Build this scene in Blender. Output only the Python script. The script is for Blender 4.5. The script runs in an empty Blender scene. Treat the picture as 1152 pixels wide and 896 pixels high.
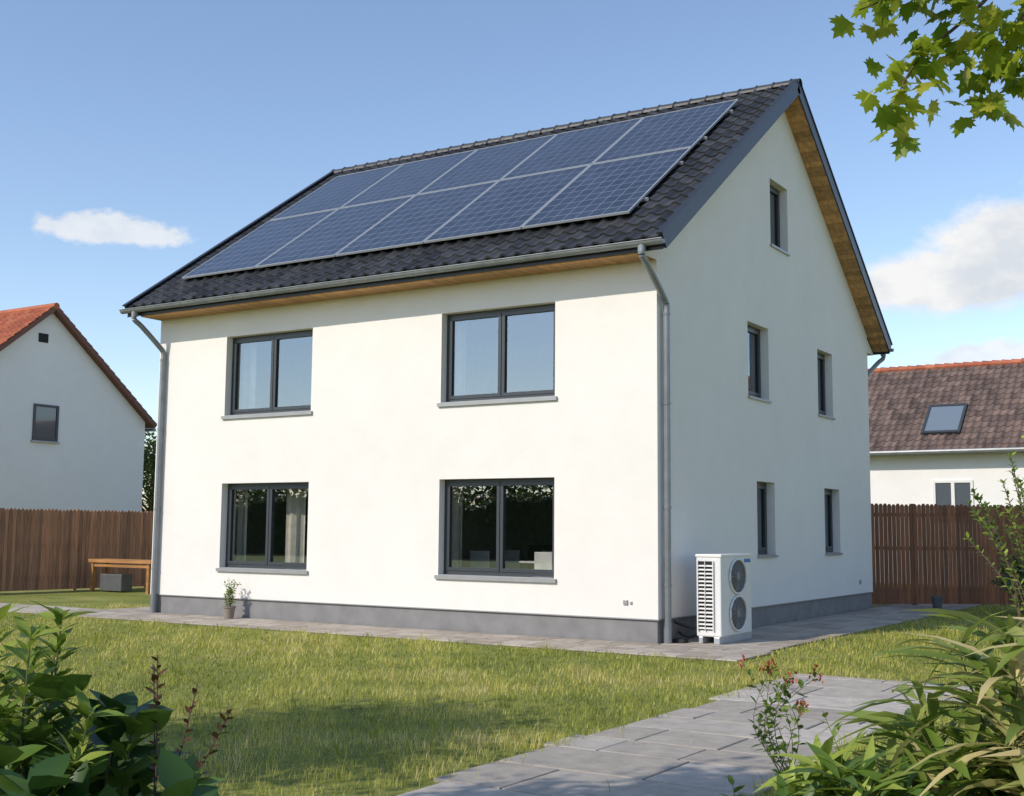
import bpy, math, random
import numpy as np
from mathutils import Vector, Matrix
random.seed(7); rng=np.random.default_rng(11)
scn=bpy.context.scene
COL=bpy.context.collection
scn.view_settings.view_transform='Standard'; scn.view_settings.look='None'; scn.view_settings.exposure=0

# ------------------------------------------------------------ materials
def newmat(name):
    m=bpy.data.materials.new(name); m.use_nodes=True
    nt=m.node_tree; b=nt.nodes['Principled BSDF']; return m,nt,b
def N(nt,t,**k):
    n=nt.nodes.new(t)
    for a,v in k.items(): setattr(n,a,v)
    return n
def ramp(nt,fac,stops):
    r=N(nt,'ShaderNodeValToRGB'); e=r.color_ramp.elements
    while len(e)<len(stops): e.new(.5)
    for i,(p,c) in enumerate(stops): e[i].position=p; e[i].color=(*c,1)
    nt.links.new(fac,r.inputs[0]); return r.outputs[0]
def noise(nt,scale,detail=4,rough=.55,coord='Object',vscale=None):
    tc=N(nt,'ShaderNodeTexCoord'); n=N(nt,'ShaderNodeTexNoise')
    n.inputs['Scale'].default_value=scale; n.inputs['Detail'].default_value=detail; n.inputs['Roughness'].default_value=rough
    o=tc.outputs[coord]
    if vscale:
        mp=N(nt,'ShaderNodeMapping'); mp.inputs['Scale'].default_value=vscale; nt.links.new(o,mp.inputs[0]); o=mp.outputs[0]
    nt.links.new(o,n.inputs['Vector']); return n.outputs['Fac']
def bump(nt,b,h,strength=.3,dist=.01):
    bn=N(nt,'ShaderNodeBump'); bn.inputs['Strength'].default_value=strength; bn.inputs['Distance'].default_value=dist
    nt.links.new(h,bn.inputs['Height']); nt.links.new(bn.outputs[0],b.inputs['Normal'])
def simple(name,c,rough=.6,metal=0,var=.12,scale=6,bmp=0,bscale=80,vscale=None,spec=None):
    m,nt,b=newmat(name)
    f=noise(nt,scale,vscale=vscale)
    lo=tuple(x*(1-var) for x in c); hi=tuple(min(1,x*(1+var)) for x in c)
    nt.links.new(ramp(nt,f,[(.3,lo),(.7,hi)]),b.inputs['Base Color'])
    b.inputs['Roughness'].default_value=rough; b.inputs['Metallic'].default_value=metal
    if spec is not None: b.inputs['Specular IOR Level'].default_value=spec
    if bmp: bump(nt,b,noise(nt,bscale,3),bmp,.01)
    return m
def attr_mat(name,stops,rough=.6,transl=0,extra=None,bmp=0,bscale=30):
    m,nt,b=newmat(name)
    a=N(nt,'ShaderNodeAttribute'); a.attribute_name='rnd'
    col=ramp(nt,a.outputs['Fac'],stops)
    if extra:
        f=noise(nt,extra[0],5)
        mx=N(nt,'ShaderNodeMix',data_type='RGBA',blend_type='MULTIPLY'); mx.inputs[0].default_value=1
        nt.links.new(col,mx.inputs[6]); nt.links.new(ramp(nt,f,[(.25,(extra[1],)*3),(.75,(1.1,)*3)]),mx.inputs[7]); col=mx.outputs[2]
    nt.links.new(col,b.inputs['Base Color']); b.inputs['Roughness'].default_value=rough
    if bmp: bump(nt,b,noise(nt,bscale,4),bmp,.01)
    if transl:
        t=N(nt,'ShaderNodeBsdfTranslucent'); nt.links.new(col,t.inputs[0])
        ms=N(nt,'ShaderNodeMixShader'); ms.inputs[0].default_value=transl
        nt.links.new(b.outputs[0],ms.inputs[1]); nt.links.new(t.outputs[0],ms.inputs[2])
        nt.links.new(ms.outputs[0],nt.nodes['Material Output'].inputs[0])
    return m

def stucco_mat(name,c):
    m,nt,b=newmat(name)
    f=noise(nt,.5,4,.6); 
    col=ramp(nt,f,[(.3,tuple(x*.955 for x in c)),(.7,c)])
    f2=noise(nt,1.7,4,.6)
    mx=N(nt,'ShaderNodeMix',data_type='RGBA',blend_type='MULTIPLY'); mx.inputs[0].default_value=1
    nt.links.new(col,mx.inputs[6]); nt.links.new(ramp(nt,f2,[(.35,(.975,.975,.97)),(.6,(1,1,1))]),mx.inputs[7])
    nt.links.new(mx.outputs[2],b.inputs['Base Color']); b.inputs['Roughness'].default_value=.92
    b.inputs['Specular IOR Level'].default_value=.2
    a=N(nt,'ShaderNodeMath',operation='ADD'); nt.links.new(noise(nt,120,3),a.inputs[0])
    mm=N(nt,'ShaderNodeMath',operation='MULTIPLY'); mm.inputs[1].default_value=3; nt.links.new(noise(nt,3,3),mm.inputs[0]); nt.links.new(mm.outputs[0],a.inputs[1])
    bump(nt,b,a.outputs[0],.4,.007)
    return m
M={}
M['stucco']=stucco_mat('white_stucco',(.82,.785,.745))
M['stucco2']=stucco_mat('neighbour_stucco',(.82,.80,.785))
M['plinth']=simple('plinth_grey',(.22,.215,.215),.85,var=.14,scale=3,bmp=.3)
M['interior']=simple('interior_paint',(.42,.39,.35),.8)
M['floorwood']=simple('interior_floor',(.16,.1,.06),.5)
M['frame']=simple('window_frame_anthracite',(.045,.052,.06),.35,var=.05)
M['sill']=simple('sill_metal',(.36,.36,.36),.4,metal=.3,var=.05)
M['zinc']=simple('zinc_grey',(.23,.245,.26),.42,metal=.35,var=.15,scale=4)
M['tile']=attr_mat('roof_tile_anthracite',[(0,(.022,.023,.026)),(1,(.06,.062,.067))],.5,extra=(4,.7),bmp=.2,bscale=40)
M['vergemetal']=simple('verge_metal',(.035,.04,.05),.4,metal=.3,var=.1)
M['alu']=simple('aluminium',(.48,.50,.53),.35,metal=.4,var=.05)
M['black']=simple('black_plastic',(.02,.02,.022),.5)
M['white']=simple('painted_white',(.74,.73,.71),.4,var=.03)
M['whiteplastic']=simple('white_furniture',(.75,.73,.7),.5)
M['grille']=simple('grille_grey',(.10,.105,.11),.5)
M['dark']=simple('dark_void',(.012,.012,.012),.8)
M['blue']=simple('label_blue',(.02,.18,.5),.4)
M['bark']=simple('bark',(.10,.075,.05),.9,var=.3,scale=10,bmp=.6,bscale=20)
M['stem']=simple('green_stem',(.10,.10,.035),.7,var=.3)
M['curtain']=simple('curtain_cloth',(.68,.63,.54),.9)
M['soil']=simple('bed_soil',(.16,.085,.05),.95,var=.5,scale=20,bmp=1,bscale=25)
M['pot']=simple('terracotta_grey_pot',(.25,.21,.17),.8)
def wood(name,c,vs=(8,8,.6)):
    m,nt,b=newmat(name)
    a=N(nt,'ShaderNodeAttribute'); a.attribute_name='rnd'
    f=noise(nt,2,6,.65,vscale=vs)
    col=ramp(nt,f,[(.3,tuple(x*.6 for x in c)),(.7,tuple(x*1.25 for x in c))])
    mx=N(nt,'ShaderNodeMix',data_type='RGBA',blend_type='MULTIPLY'); mx.inputs[0].default_value=1
    nt.links.new(col,mx.inputs[6]); nt.links.new(ramp(nt,a.outputs['Fac'],[(0,(.62,.62,.65)),(1,(1.2,1.13,1.08))]),mx.inputs[7])
    nt.links.new(mx.outputs[2],b.inputs['Base Color']); b.inputs['Roughness'].default_value=.75
    bump(nt,b,f,.3,.01); return m
M['soffit']=wood('larch_soffit',(.54,.31,.13),(6,.6,6))
M['fence']=wood('fence_wood',(.27,.11,.05))
M['fence2']=wood('fence_wood_weathered',(.38,.205,.12))
M['bench']=wood('bench_wood',(.55,.27,.09),(.6,8,8))
M['redtile']=attr_mat('red_roof_tile',[(0,(.34,.085,.04)),(1,(.50,.16,.075))],.75,extra=(3,.7))
M['browntile']=attr_mat('brown_roof_tile',[(0,(.10,.07,.06)),(1,(.21,.145,.12))],.8,extra=(1.5,.7))
M['paver']=attr_mat('paver_stone',[(0,(.32,.27,.22)),(1,(.48,.425,.36))],.85,extra=(6,.72),bmp=.4)
M['slab']=attr_mat('slab_stone',[(0,(.35,.31,.265)),(1,(.50,.455,.40))],.85,extra=(5,.72),bmp=.5,bscale=25)
M['sand']=simple('joint_sand',(.13,.12,.07),.95,var=.3,scale=12)
M['grass']=attr_mat('grass_blades',[(0,(.075,.115,.012)),(.3,(.21,.26,.028)),(.6,(.43,.43,.06)),(.82,(.58,.52,.13)),(1,(.72,.60,.27))],.55,transl=.4)
def glass(name,r0,tint):
    m,nt,b=newmat(name); nt.nodes.remove(b)
    g=N(nt,'ShaderNodeBsdfGlossy'); g.inputs['Roughness'].default_value=.005; g.inputs['Color'].default_value=(.84,.93,1,1)
    t=N(nt,'ShaderNodeBsdfTransparent'); t.inputs[0].default_value=(*tint,1)
    geo=N(nt,'ShaderNodeNewGeometry'); dt=N(nt,'ShaderNodeVectorMath',operation='DOT_PRODUCT')
    nt.links.new(geo.outputs['True Normal'],dt.inputs[0]); nt.links.new(geo.outputs['Incoming'],dt.inputs[1])
    def mm(op,a,b_=None):
        n=N(nt,'ShaderNodeMath',operation=op)
        for i,x in enumerate((a,b_)):
            if x is None: continue
            if isinstance(x,(int,float)): n.inputs[i].default_value=x
            else: nt.links.new(x,n.inputs[i])
        return n.outputs[0]
    c=mm('ABSOLUTE',dt.outputs['Value']); f=mm('ADD',mm('MULTIPLY',mm('POWER',mm('SUBTRACT',1.0,c),5.0),1-r0),r0)
    bn=N(nt,'ShaderNodeBump'); bn.inputs['Strength'].default_value=.03; bn.inputs['Distance'].default_value=.02
    nt.links.new(noise(nt,1.2,1),bn.inputs['Height']); nt.links.new(bn.outputs[0],g.inputs['Normal'])
    ms=N(nt,'ShaderNodeMixShader'); nt.links.new(f,ms.inputs[0]); nt.links.new(t.outputs[0],ms.inputs[1]); nt.links.new(g.outputs[0],ms.inputs[2])
    nt.links.new(ms.outputs[0],nt.nodes['Material Output'].inputs[0]); return m
M['glass']=glass('window_glass',.27,(.92,.94,.93))
M['glass2']=glass('small_window_glass',.22,(.4,.42,.43))
def pv():
    m,nt,b=newmat('pv_cells')
    uv=N(nt,'ShaderNodeUVMap'); sp=N(nt,'ShaderNodeSeparateXYZ'); nt.links.new(uv.outputs[0],sp.inputs[0])
    def line(o,mult,w):
        a=N(nt,'ShaderNodeMath',operation='MULTIPLY'); a.inputs[1].default_value=mult; nt.links.new(o,a.inputs[0])
        f=N(nt,'ShaderNodeMath',operation='FRACT'); nt.links.new(a.outputs[0],f.inputs[0])
        s=N(nt,'ShaderNodeMath',operation='SUBTRACT'); s.inputs[1].default_value=.5; nt.links.new(f.outputs[0],s.inputs[0])
        ab=N(nt,'ShaderNodeMath',operation='ABSOLUTE'); nt.links.new(s.outputs[0],ab.inputs[0])
        g=N(nt,'ShaderNodeMath',operation='GREATER_THAN'); g.inputs[1].default_value=.5-w; nt.links.new(ab.outputs[0],g.inputs[0]); return g.outputs[0]
    def mx(a,b_):
        n=N(nt,'ShaderNodeMath',operation='MAXIMUM'); nt.links.new(a,n.inputs[0]); nt.links.new(b_,n.inputs[1]); return n.outputs[0]
    g=mx(line(sp.outputs[0],1,.022),line(sp.outputs[1],1,.022))
    bus=line(sp.outputs[0],4,.03)
    fl=N(nt,'ShaderNodeVectorMath',operation='FLOOR'); nt.links.new(uv.outputs[0],fl.inputs[0])
    wn=N(nt,'ShaderNodeTexWhiteNoise'); nt.links.new(fl.outputs[0],wn.inputs[0])
    c=ramp(nt,wn.outputs[0],[(0,(.009,.012,.022)),(1,(.024,.030,.048))])
    m1=N(nt,'ShaderNodeMix',data_type='RGBA'); m1.inputs[7].default_value=(.05,.06,.085,1); nt.links.new(bus,m1.inputs[0]); nt.links.new(c,m1.inputs[6])
    m2=N(nt,'ShaderNodeMix',data_type='RGBA'); m2.inputs[7].default_value=(.24,.27,.32,1); nt.links.new(g,m2.inputs[0]); nt.links.new(m1.outputs[2],m2.inputs[6])
    nt.links.new(m2.outputs[2],b.inputs['Base Color']); b.inputs['Roughness'].default_value=.35
    b.inputs['Coat Weight'].default_value=.65; b.inputs['Coat Roughness'].default_value=.1; return m
M['pv']=pv()
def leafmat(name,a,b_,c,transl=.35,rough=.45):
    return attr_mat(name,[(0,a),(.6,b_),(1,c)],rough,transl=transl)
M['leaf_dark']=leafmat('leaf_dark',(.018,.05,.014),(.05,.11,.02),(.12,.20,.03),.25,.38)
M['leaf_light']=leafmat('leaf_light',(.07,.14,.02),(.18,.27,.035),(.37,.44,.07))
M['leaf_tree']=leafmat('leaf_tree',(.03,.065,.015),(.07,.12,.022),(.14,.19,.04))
M['leaf_maple']=leafmat('leaf_maple',(.16,.26,.02),(.32,.40,.03),(.54,.53,.07),.6)
M['leaf_reed']=leafmat('leaf_reed',(.13,.20,.03),(.30,.36,.08),(.66,.54,.26),.35)
M['petal']=leafmat('petal_red',(.30,.04,.02),(.4,.07,.03),(.5,.14,.05),.3)
M['twigred']=leafmat('bud_reddish',(.06,.035,.012),(.10,.05,.02),(.16,.07,.03),.2)
M['hedge']=simple('added_hedge_core',(.02,.035,.01),.95,var=.4,scale=3,bmp=1,bscale=5)

# ------------------------------------------------------------ mesh helpers
def empty(name,loc=(0,0,0)):
    o=bpy.data.objects.new(name,None); COL.objects.link(o); o.location=(0,0,0); return o
def obj(name,me,parent=None):
    o=bpy.data.objects.new(name,me); COL.objects.link(o)
    if parent: o.parent=parent
    return o
class MB:
    def __init__(s): s.v=[];s.f=[];s.m=[];s.r=[]
    def add(s,v,f,mi=0,r=.5):
        b=len(s.v); s.v+= [tuple(p) for p in v]; s.f+=[tuple(i+b for i in q) for q in f]; s.m+=[mi]*len(f); s.r+=[r]*len(v)
    def box(s,x0,x1,y0,y1,z0,z1,mi=0,r=.5,T=None):
        v=[(x0,y0,z0),(x1,y0,z0),(x1,y1,z0),(x0,y1,z0),(x0,y0,z1),(x1,y0,z1),(x1,y1,z1),(x0,y1,z1)]
        f=[(0,3,2,1),(4,5,6,7),(0,1,5,4),(1,2,6,5),(2,3,7,6),(3,0,4,7)]
        if T: v=[T(p) for p in v]; f=[q[::-1] for q in f]
        s.add(v,f,mi,r)
    def tube(s,pts,rad,n=8,mi=0,r=.5,cap=True):
        P=[Vector(p) for p in pts]; b=len(s.v); vs=[]
        for i,p in enumerate(P):
            d=(P[min(i+1,len(P)-1)]-P[max(i-1,0)]).normalized()
            a=Vector((0,0,1)) if abs(d.z)<.9 else Vector((1,0,0))
            u=d.cross(a).normalized(); w=d.cross(u)
            R=rad[i] if hasattr(rad,'__len__') else rad
            for k in range(n):
                t=2*math.pi*k/n; vs.append(p+u*math.cos(t)*R+w*math.sin(t)*R)
        fs=[]
        for i in range(len(P)-1):
            for k in range(n):
                k2=(k+1)%n; fs.append((i*n+k,i*n+k2,(i+1)*n+k2,(i+1)*n+k))
        if cap: fs.append(tuple(range(n-1,-1,-1))); fs.append(tuple((len(P)-1)*n+k for k in range(n)))
        s.add(vs,fs,mi,r)
    def make(s,name,mats,parent=None,bevel=0,smooth=False):
        me=bpy.data.meshes.new(name); me.from_pydata(s.v,[],s.f)
        for m in mats: me.materials.append(m)
        me.polygons.foreach_set('material_index',s.m)
        at=me.attributes.new('rnd','FLOAT','POINT'); at.data.foreach_set('value',s.r)
        if smooth: me.polygons.foreach_set('use_smooth',[True]*len(s.f))
        me.update(); o=obj(name,me,parent)
        if bevel:
            b=o.modifiers.new('bevel','BEVEL'); b.width=bevel; b.segments=2; b.limit_method='ANGLE'
        return o
def scatter(name,T,F,pos,rot,scale,mat,rnd,parent=None,smooth=False):
    T=np.array(T,float); F=np.array(F,int); n=len(pos); k=len(T)
    if np.ndim(scale)==1: scale=np.repeat(np.array(scale)[:,None],3,1)
    V=np.einsum('nij,nkj->nki',rot,T[None]*scale[:,None,:])+pos[:,None,:]
    V=V.reshape(-1,3).astype(np.float32)
    idx=(F[None]+(np.arange(n)*k)[:,None,None]).reshape(-1).astype(np.int32)
    me=bpy.data.meshes.new(name); fs=F.shape[1]; nf=n*len(F)
    me.vertices.add(len(V)); me.vertices.foreach_set('co',V.ravel())
    me.loops.add(len(idx)); me.loops.foreach_set('vertex_index',idx)
    me.polygons.add(nf); me.polygons.foreach_set('loop_start',np.arange(0,nf*fs,fs,dtype=np.int32)); 
    me.materials.append(mat)
    me.update(calc_edges=True)
    at=me.attributes.new('rnd','FLOAT','POINT'); at.data.foreach_set('value',np.repeat(np.clip(rnd,0,1),k).astype(np.float32))
    if smooth: me.polygons.foreach_set('use_smooth',np.ones(nf,bool))
    return obj(name,me,parent)
def frames(d,up=None,roll=None):
    d=d/np.linalg.norm(d,axis=1,keepdims=True); n=len(d)
    if up is None: up=np.tile([0,0,1.],(n,1))
    x=np.cross(d,up); l=np.linalg.norm(x,axis=1,keepdims=True); x=np.where(l<1e-3,[[1,0,0]],x/np.maximum(l,1e-3))
    z=np.cross(x,d)
    if roll is not None:
        c=np.cos(roll)[:,None]; s=np.sin(roll)[:,None]; x,z=x*c+z*s,-x*s+z*c
    return np.stack([x,d,z],2)
def rotz(a):
    c,s=np.cos(a),np.sin(a); R=np.zeros((len(a),3,3)); R[:,0,0]=c;R[:,0,1]=-s;R[:,1,0]=s;R[:,1,1]=c;R[:,2,2]=1; return R
def leafT(w,droop=.12,fold=.1):
    ys=[.0,.2,.45,.72,1.0]; ws=[.0,.62,1,.68,0]
    mid=[(0,y,-droop*y*y) for y in ys]
    L=[(-w/2*a,y,-droop*y*y+fold*w*a) for y,a in zip(ys[1:4],ws[1:4])]
    R=[(w/2*a,y,-droop*y*y+fold*w*a) for y,a in zip(ys[1:4],ws[1:4])]
    V=mid+L+R
    F=[(0,1,5),(0,8,1),(1,6,5),(1,2,6),(1,8,9),(1,9,2),(2,7,6),(2,3,7),(2,9,10),(2,10,3),(3,4,7),(3,10,4)]
    return V,F
LEAF=leafT(.5); LEAFR=leafT(.62,.18,.12); LANCE=leafT(.13,.45,.15); LANCE2=leafT(.3,.25,.12); BROAD=leafT(.2,.35,.15)
def mapleT():
    h=[(.10,.02),(.34,-.08),(.30,.10),(.50,.12),(.42,.24),(.66,.40),(.48,.42),(.52,.56),(.30,.50),(.24,.62),(.30,.80),(.14,.80),(0,1.08)]
    out=[(0,0)]+h+[(-x,y) for x,y in h[:-1][::-1]]
    V=[(x,y,-.25*x*x-.12*y*y) for x,y in out]+[(0,.35,.04)]; c=len(V)-1
    return V,[(c,i,(i+1)%c) for i in range(c)]
MAPLE=mapleT()
QUADLEAF=([(0,0,0),(.32,.5,.06),(0,1,-.05),(-.32,.5,.06)],[(0,1,2,3)])

# ------------------------------------------------------------ parameters (metres)
W,D,E,RZ,O,EV=11.863,12.006,6.497,11.176,.424,.619
SL=(RZ-E)/(D/2+EV); TH=math.atan(SL); LEN=(D/2+EV)/math.cos(TH)
CAM=(8.576,-17.914,1.8)

# ------------------------------------------------------------ ground
def hnoise(x,y):
    return (np.sin(x*.9+1.3*np.sin(y*.7))+np.sin(y*1.1+1.7*np.sin(x*.6+2))+.6*np.sin(x*2.3+y*1.9)+.6*np.sin(x*3.1-y*2.7+1)+.4*np.sin(x*6.1+y*5.3))/3.6
m,nt,b=newmat('lawn_ground')
f=noise(nt,.6,6,.6); f2=noise(nt,14,5,.7)
ad=N(nt,'ShaderNodeMath',operation='ADD'); nt.links.new(f,ad.inputs[0]); nt.links.new(f2,ad.inputs[1])
hf=N(nt,'ShaderNodeMath',operation='MULTIPLY'); hf.inputs[1].default_value=.5; nt.links.new(ad.outputs[0],hf.inputs[0])
nt.links.new(ramp(nt,hf.outputs[0],[(.36,(.09,.11,.018)),(.5,(.20,.22,.03)),(.62,(.34,.30,.09))]),b.inputs['Base Color']); b.inputs['Roughness'].default_value=.95
bump(nt,b,f2,.8,.04)
me=bpy.data.meshes.new('ground'); S=600
me.from_pydata([(-S,-S,0),(S,-S,0),(S,S,0),(-S,S,0)],[],[(0,1,2,3)]); me.materials.append(m); obj('ground',me)

# ------------------------------------------------------------ paving
def slabs(mb,x0,x1,y0,y1,run,row,along='x',z=.03,gap=.012,jit=.25,tilt=.004):
    if along=='x': A0,A1,B0,B1=x0,x1,y0,y1
    else: A0,A1,B0,B1=y0,y1,x0,x1
    b=B0
    while b<B1-.05:
        bw=min(row,B1-b); a=A0-random.random()*run
        while a<A1:
            l=run*(1+random.uniform(-jit,jit)); s0=max(a,A0); s1=min(a+l,A1)
            if s1-s0>.08:
                p=(s0+gap/2,s1-gap/2,b+gap/2,b+bw-gap/2)
                X0,X1,Y0,Y1=p if along=='x' else (p[2],p[3],p[0],p[1])
                h=[z+random.uniform(-tilt,tilt) for _ in range(4)]; c=.006; r=random.random()
                v=[(X0,Y0,-.02),(X1,Y0,-.02),(X1,Y1,-.02),(X0,Y1,-.02),
                   (X0,Y0,h[0]-c),(X1,Y0,h[1]-c),(X1,Y1,h[2]-c),(X0,Y1,h[3]-c),
                   (X0+c,Y0+c,h[0]),(X1-c,Y0+c,h[1]),(X1-c,Y1-c,h[2]),(X0+c,Y1-c,h[3])]
                fs=[(8,9,10,11)]+[(i,(i+1)%4,4+(i+1)%4,4+i) for i in range(4)]+[(4+i,4+(i+1)%4,8+(i+1)%4,8+i) for i in range(4)]
                mb.add(v,fs,0,r)
            a+=l
        b+=bw
pv_=empty('terrace_paving')
mb=MB()
slabs(mb,-20,2.0,-1.65,-.02,.62,.41)
slabs(mb,.02,1.85,.0,16,.62,.46,along='y')
slabs(mb,-13.2,-W-.02,.0,1.3,.62,.43)
mb.make('pavers',[M['paver']],pv_)
mb=MB(); mb.box(-20,2.0,-1.65,-.02,-.05,.014); mb.box(.02,1.85,-.02,16,-.05,.012); mb.box(-13.2,-W-.02,-.02,1.3,-.05,.010)
mb.make('joint_bed',[M['sand']],pv_)
path=empty('garden_path')
mb=MB()
yy=-17.0
while yy<-2.7:
    row=random.choice([.6,.72,.85]); xl=3.28+random.choice([0,.06,.12,-.10]); xr=5.35+random.uniform(-.08,.08)
    slabs(mb,xl,xr,yy,min(yy+row,-2.6),1.1,row+.01,z=.022,gap=.022,jit=.35,tilt=.003); yy+=row
slabs(mb,5.36,9.5,-4.2,-2.7,1.0,.5,z=.021,gap=.022,jit=.3,tilt=.003)
mb.make('stone_slabs',[M['slab']],path)
mb=MB(); mb.box(3.4,5.28,-17,-2.65,-.05,.008); mb.box(5.3,9.5,-4.2,-2.7,-.05,.006)
mb.make('joint_bed',[M['sand']],path)
mb=MB(); pts=[]
n=28
for i in range(n):
    a=2*math.pi*i/n; pts.append((7.45+2.0*math.cos(a)*(1+.08*math.sin(3*a)),-11.2+3.0*math.sin(a)*(1+.06*math.cos(5*a))))
v=[(x,y,.0) for x,y in pts]+[(7.45+(x-7.45)*.93,-11.2+(y+11.2)*.93,.05) for x,y in pts]+[(7.45,-11.2,.07)]
mb.add(v,[(i,(i+1)%n,n+(i+1)%n,n+i) for i in range(n)]+[(n+i,n+(i+1)%n,2*n) for i in range(n)])
mb.make('planting_bed',[M['soil']])

# ------------------------------------------------------------ lawn grass
def lawn():
    Nn=850000
    x=rng.uniform(-26,14,Nn); y=rng.uniform(-14,17,Nn)
    dx=x-CAM[0]; dy=y-CAM[1]; dep=-.536*dx+.844*dy; lat=.844*dx+.536*dy
    keep=(dep>6.5)&(np.abs(lat)<dep*.56+.8)
    keep&=rng.random(Nn)<np.clip((11/np.maximum(dep,1))**1.5,0,1)
    edge=.05*np.sin(x*9)+.04*np.sin(x*23+1)
    keep&=~((x>-20)&(x<2.0)&(y>-1.68+edge)&(y<.0)); keep&=~((x>-13.2)&(x<1.87)&(y>-.1)&(y<1.3)); keep&=~((x>-W)&(x<1.87)&(y>0)&(y<16))
    inpath=(x>3.34+.09*np.sin(y*7)+.05*np.sin(y*19))&(x<5.30)&(y<-2.65); keep&=~(inpath&(rng.random(Nn)>.012)); keep&=~((x>5.2)&(x<9.5)&(y>-4.2)&(y<-2.7))
    keep&=~((((x-7.45)/1.9)**2+((y+11.2)/2.9)**2)<1)
    keep&=~((x<-20.8)|((y-13.15)>(x+.27)*.86))
    x=x[keep];y=y[keep]; n=len(x)
    h=hnoise(x,y); h2=hnoise(x*3.3+5,y*3.3-2); h3=hnoise(x*8+1,y*8-2)
    tuft=np.clip(h3*1.6-.35,0,1)+np.clip(h2*1.4-.4,0,1)
    ht=(.044+.014*h+.022*h2+.075*tuft)*rng.uniform(.5,1.6,n); ht=np.clip(ht,.012,.2)
    wd=ht*0+rng.uniform(.0035,.0065,n)
    dd=np.sqrt((x-CAM[0])**2+(y-CAM[1])**2); wd*=np.clip(dd/9,1,2.2)
    ang=h3*3+h*2+rng.normal(0,1.2,n)
    rot=rotz(ang)
    T=[(-.5,0,0),(.5,0,0),(.36,.12,.55),(-.36,.12,.55),(0,.55,1)]
    F=[(0,1,2),(0,2,3),(3,2,4)]
    sc=np.stack([wd,ht*rng.uniform(.6,2.0,n),ht],1)
    col=.56+.36*h+.30*h2+.15*h3-.18*tuft+rng.normal(0,.17,n)
    return scatter('lawn_grass',T,F,np.stack([x,y,np.zeros(n)],1),rot,sc,M['grass'],col)
lawn()

# ------------------------------------------------------------ main house
house=empty('white_house')
def prism(name,prof,x0,x1,mats,parent,mi=0):
    mb=MB(); n=len(prof)
    v=[(x0,y,z) for y,z in prof]+[(x1,y,z) for y,z in prof]
    fs=[tuple(range(n)),tuple(range(2*n-1,n-1,-1))]+[(i,n+i,n+(i+1)%n,(i+1)%n) for i in range(n)]
    mb.add(v,fs,mi); o=mb.make(name,mats,parent)
    import bmesh
    bm=bmesh.new(); bm.from_mesh(o.data); bmesh.ops.recalc_face_normals(bm,faces=bm.faces); bm.to_mesh(o.data); bm.free()
    return o
DT=.2/math.cos(TH)
def roofz(y): return E+SL*(y+EV) if y<=D/2 else E+SL*(D+EV-y)
PL=.41
shell=prism('walls',[(0,PL),(D,PL),(D,roofz(D)-DT),(D/2,RZ-DT),(0,roofz(0)-DT)],-W,0,[M['stucco'],M['interior']],house)
WIN=[]
for a,b_ in ((-9.85,-7.49),(-4.353,-1.938)):
    WIN.append(('f',a,b_,4.094,5.765,2)); WIN.append(('f',a,b_,.989,2.719,2))
WIN+=[('s',4.01,5.13,4.405,5.867,1),('s',8.15,9.19,4.405,5.867,1),('s',4.394,5.359,1.364,2.798,1),('s',8.453,9.527,1.364,2.798,1),('s',5.337,6.37,7.636,9.032,1)]
cut=MB()
cut.box(-W+.36,-.36,.36,D-.36,.5,3.15,1); cut.box(-W+.36,-.36,.36,D-.36,3.45,6.25,1); cut.box(-W+.36,-.36,3.8,D-3.8,6.5,8.0+.9,1)
c1=cut.make('cut1',[M['stucco'],M['interior']])
cut=MB()
for s,u0,u1,z0,z1,k in WIN:
    if s=='f': cut.box(u0,u1,-.2,.5,z0,z1)
    else: cut.box(-.5,.2,u0,u1,z0,z1)
c2=cut.make('cut2',[M['stucco'],M['interior']])
for c in (c1,c2):
    md=shell.modifiers.new('b','BOOLEAN'); md.operation='DIFFERENCE'; md.solver='EXACT'; md.object=c
    try: md.material_mode='TRANSFER' if c is c1 else 'INDEX'
    except Exception: pass
bpy.context.view_layer.update()
dg=bpy.context.evaluated_depsgraph_get(); nm=bpy.data.meshes.new_from_object(shell.evaluated_get(dg)); shell.modifiers.clear(); shell.data=nm
for c in (c1,c2): bpy.data.objects.remove(c)
mb=MB(); mb.box(-W+.025,-.025,.025,D-.025,-.1,PL+.002); mb.make('plinth',[M['plinth']],house)
mb=MB(); mb.box(-W-.012,.012,-.012,.02,PL-.018,PL-.001); mb.box(-.02,.0125,.021,D+.012,PL-.018,PL-.001)
mb.make('drip_profile',[M['sill']],house)
mb=MB(); mb.box(-W+.37,-.37,5.45,5.57,.51,3.14); mb.box(-W+.37,-.37,5.3,5.42,3.46,6.24)
mb.box(-6.1,-5.95,.37,5.44,.51,3.14); mb.box(-6.1,-5.95,.37,5.29,3.46,6.24); mb.box(-6.1,-5.95,5.43,11.6,3.46,6.24); mb.box(-6.1,-5.95,5.58,11.6,.51,3.14)
mb.make('partitions',[M['interior']],house)
mb=MB(); mb.box(-W+.37,-.37,.37,D-.37,.5,.512); mb.box(-W+.37,-.37,.37,D-.37,3.45,3.462); mb.make('floors',[M['floorwood']],house)
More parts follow.
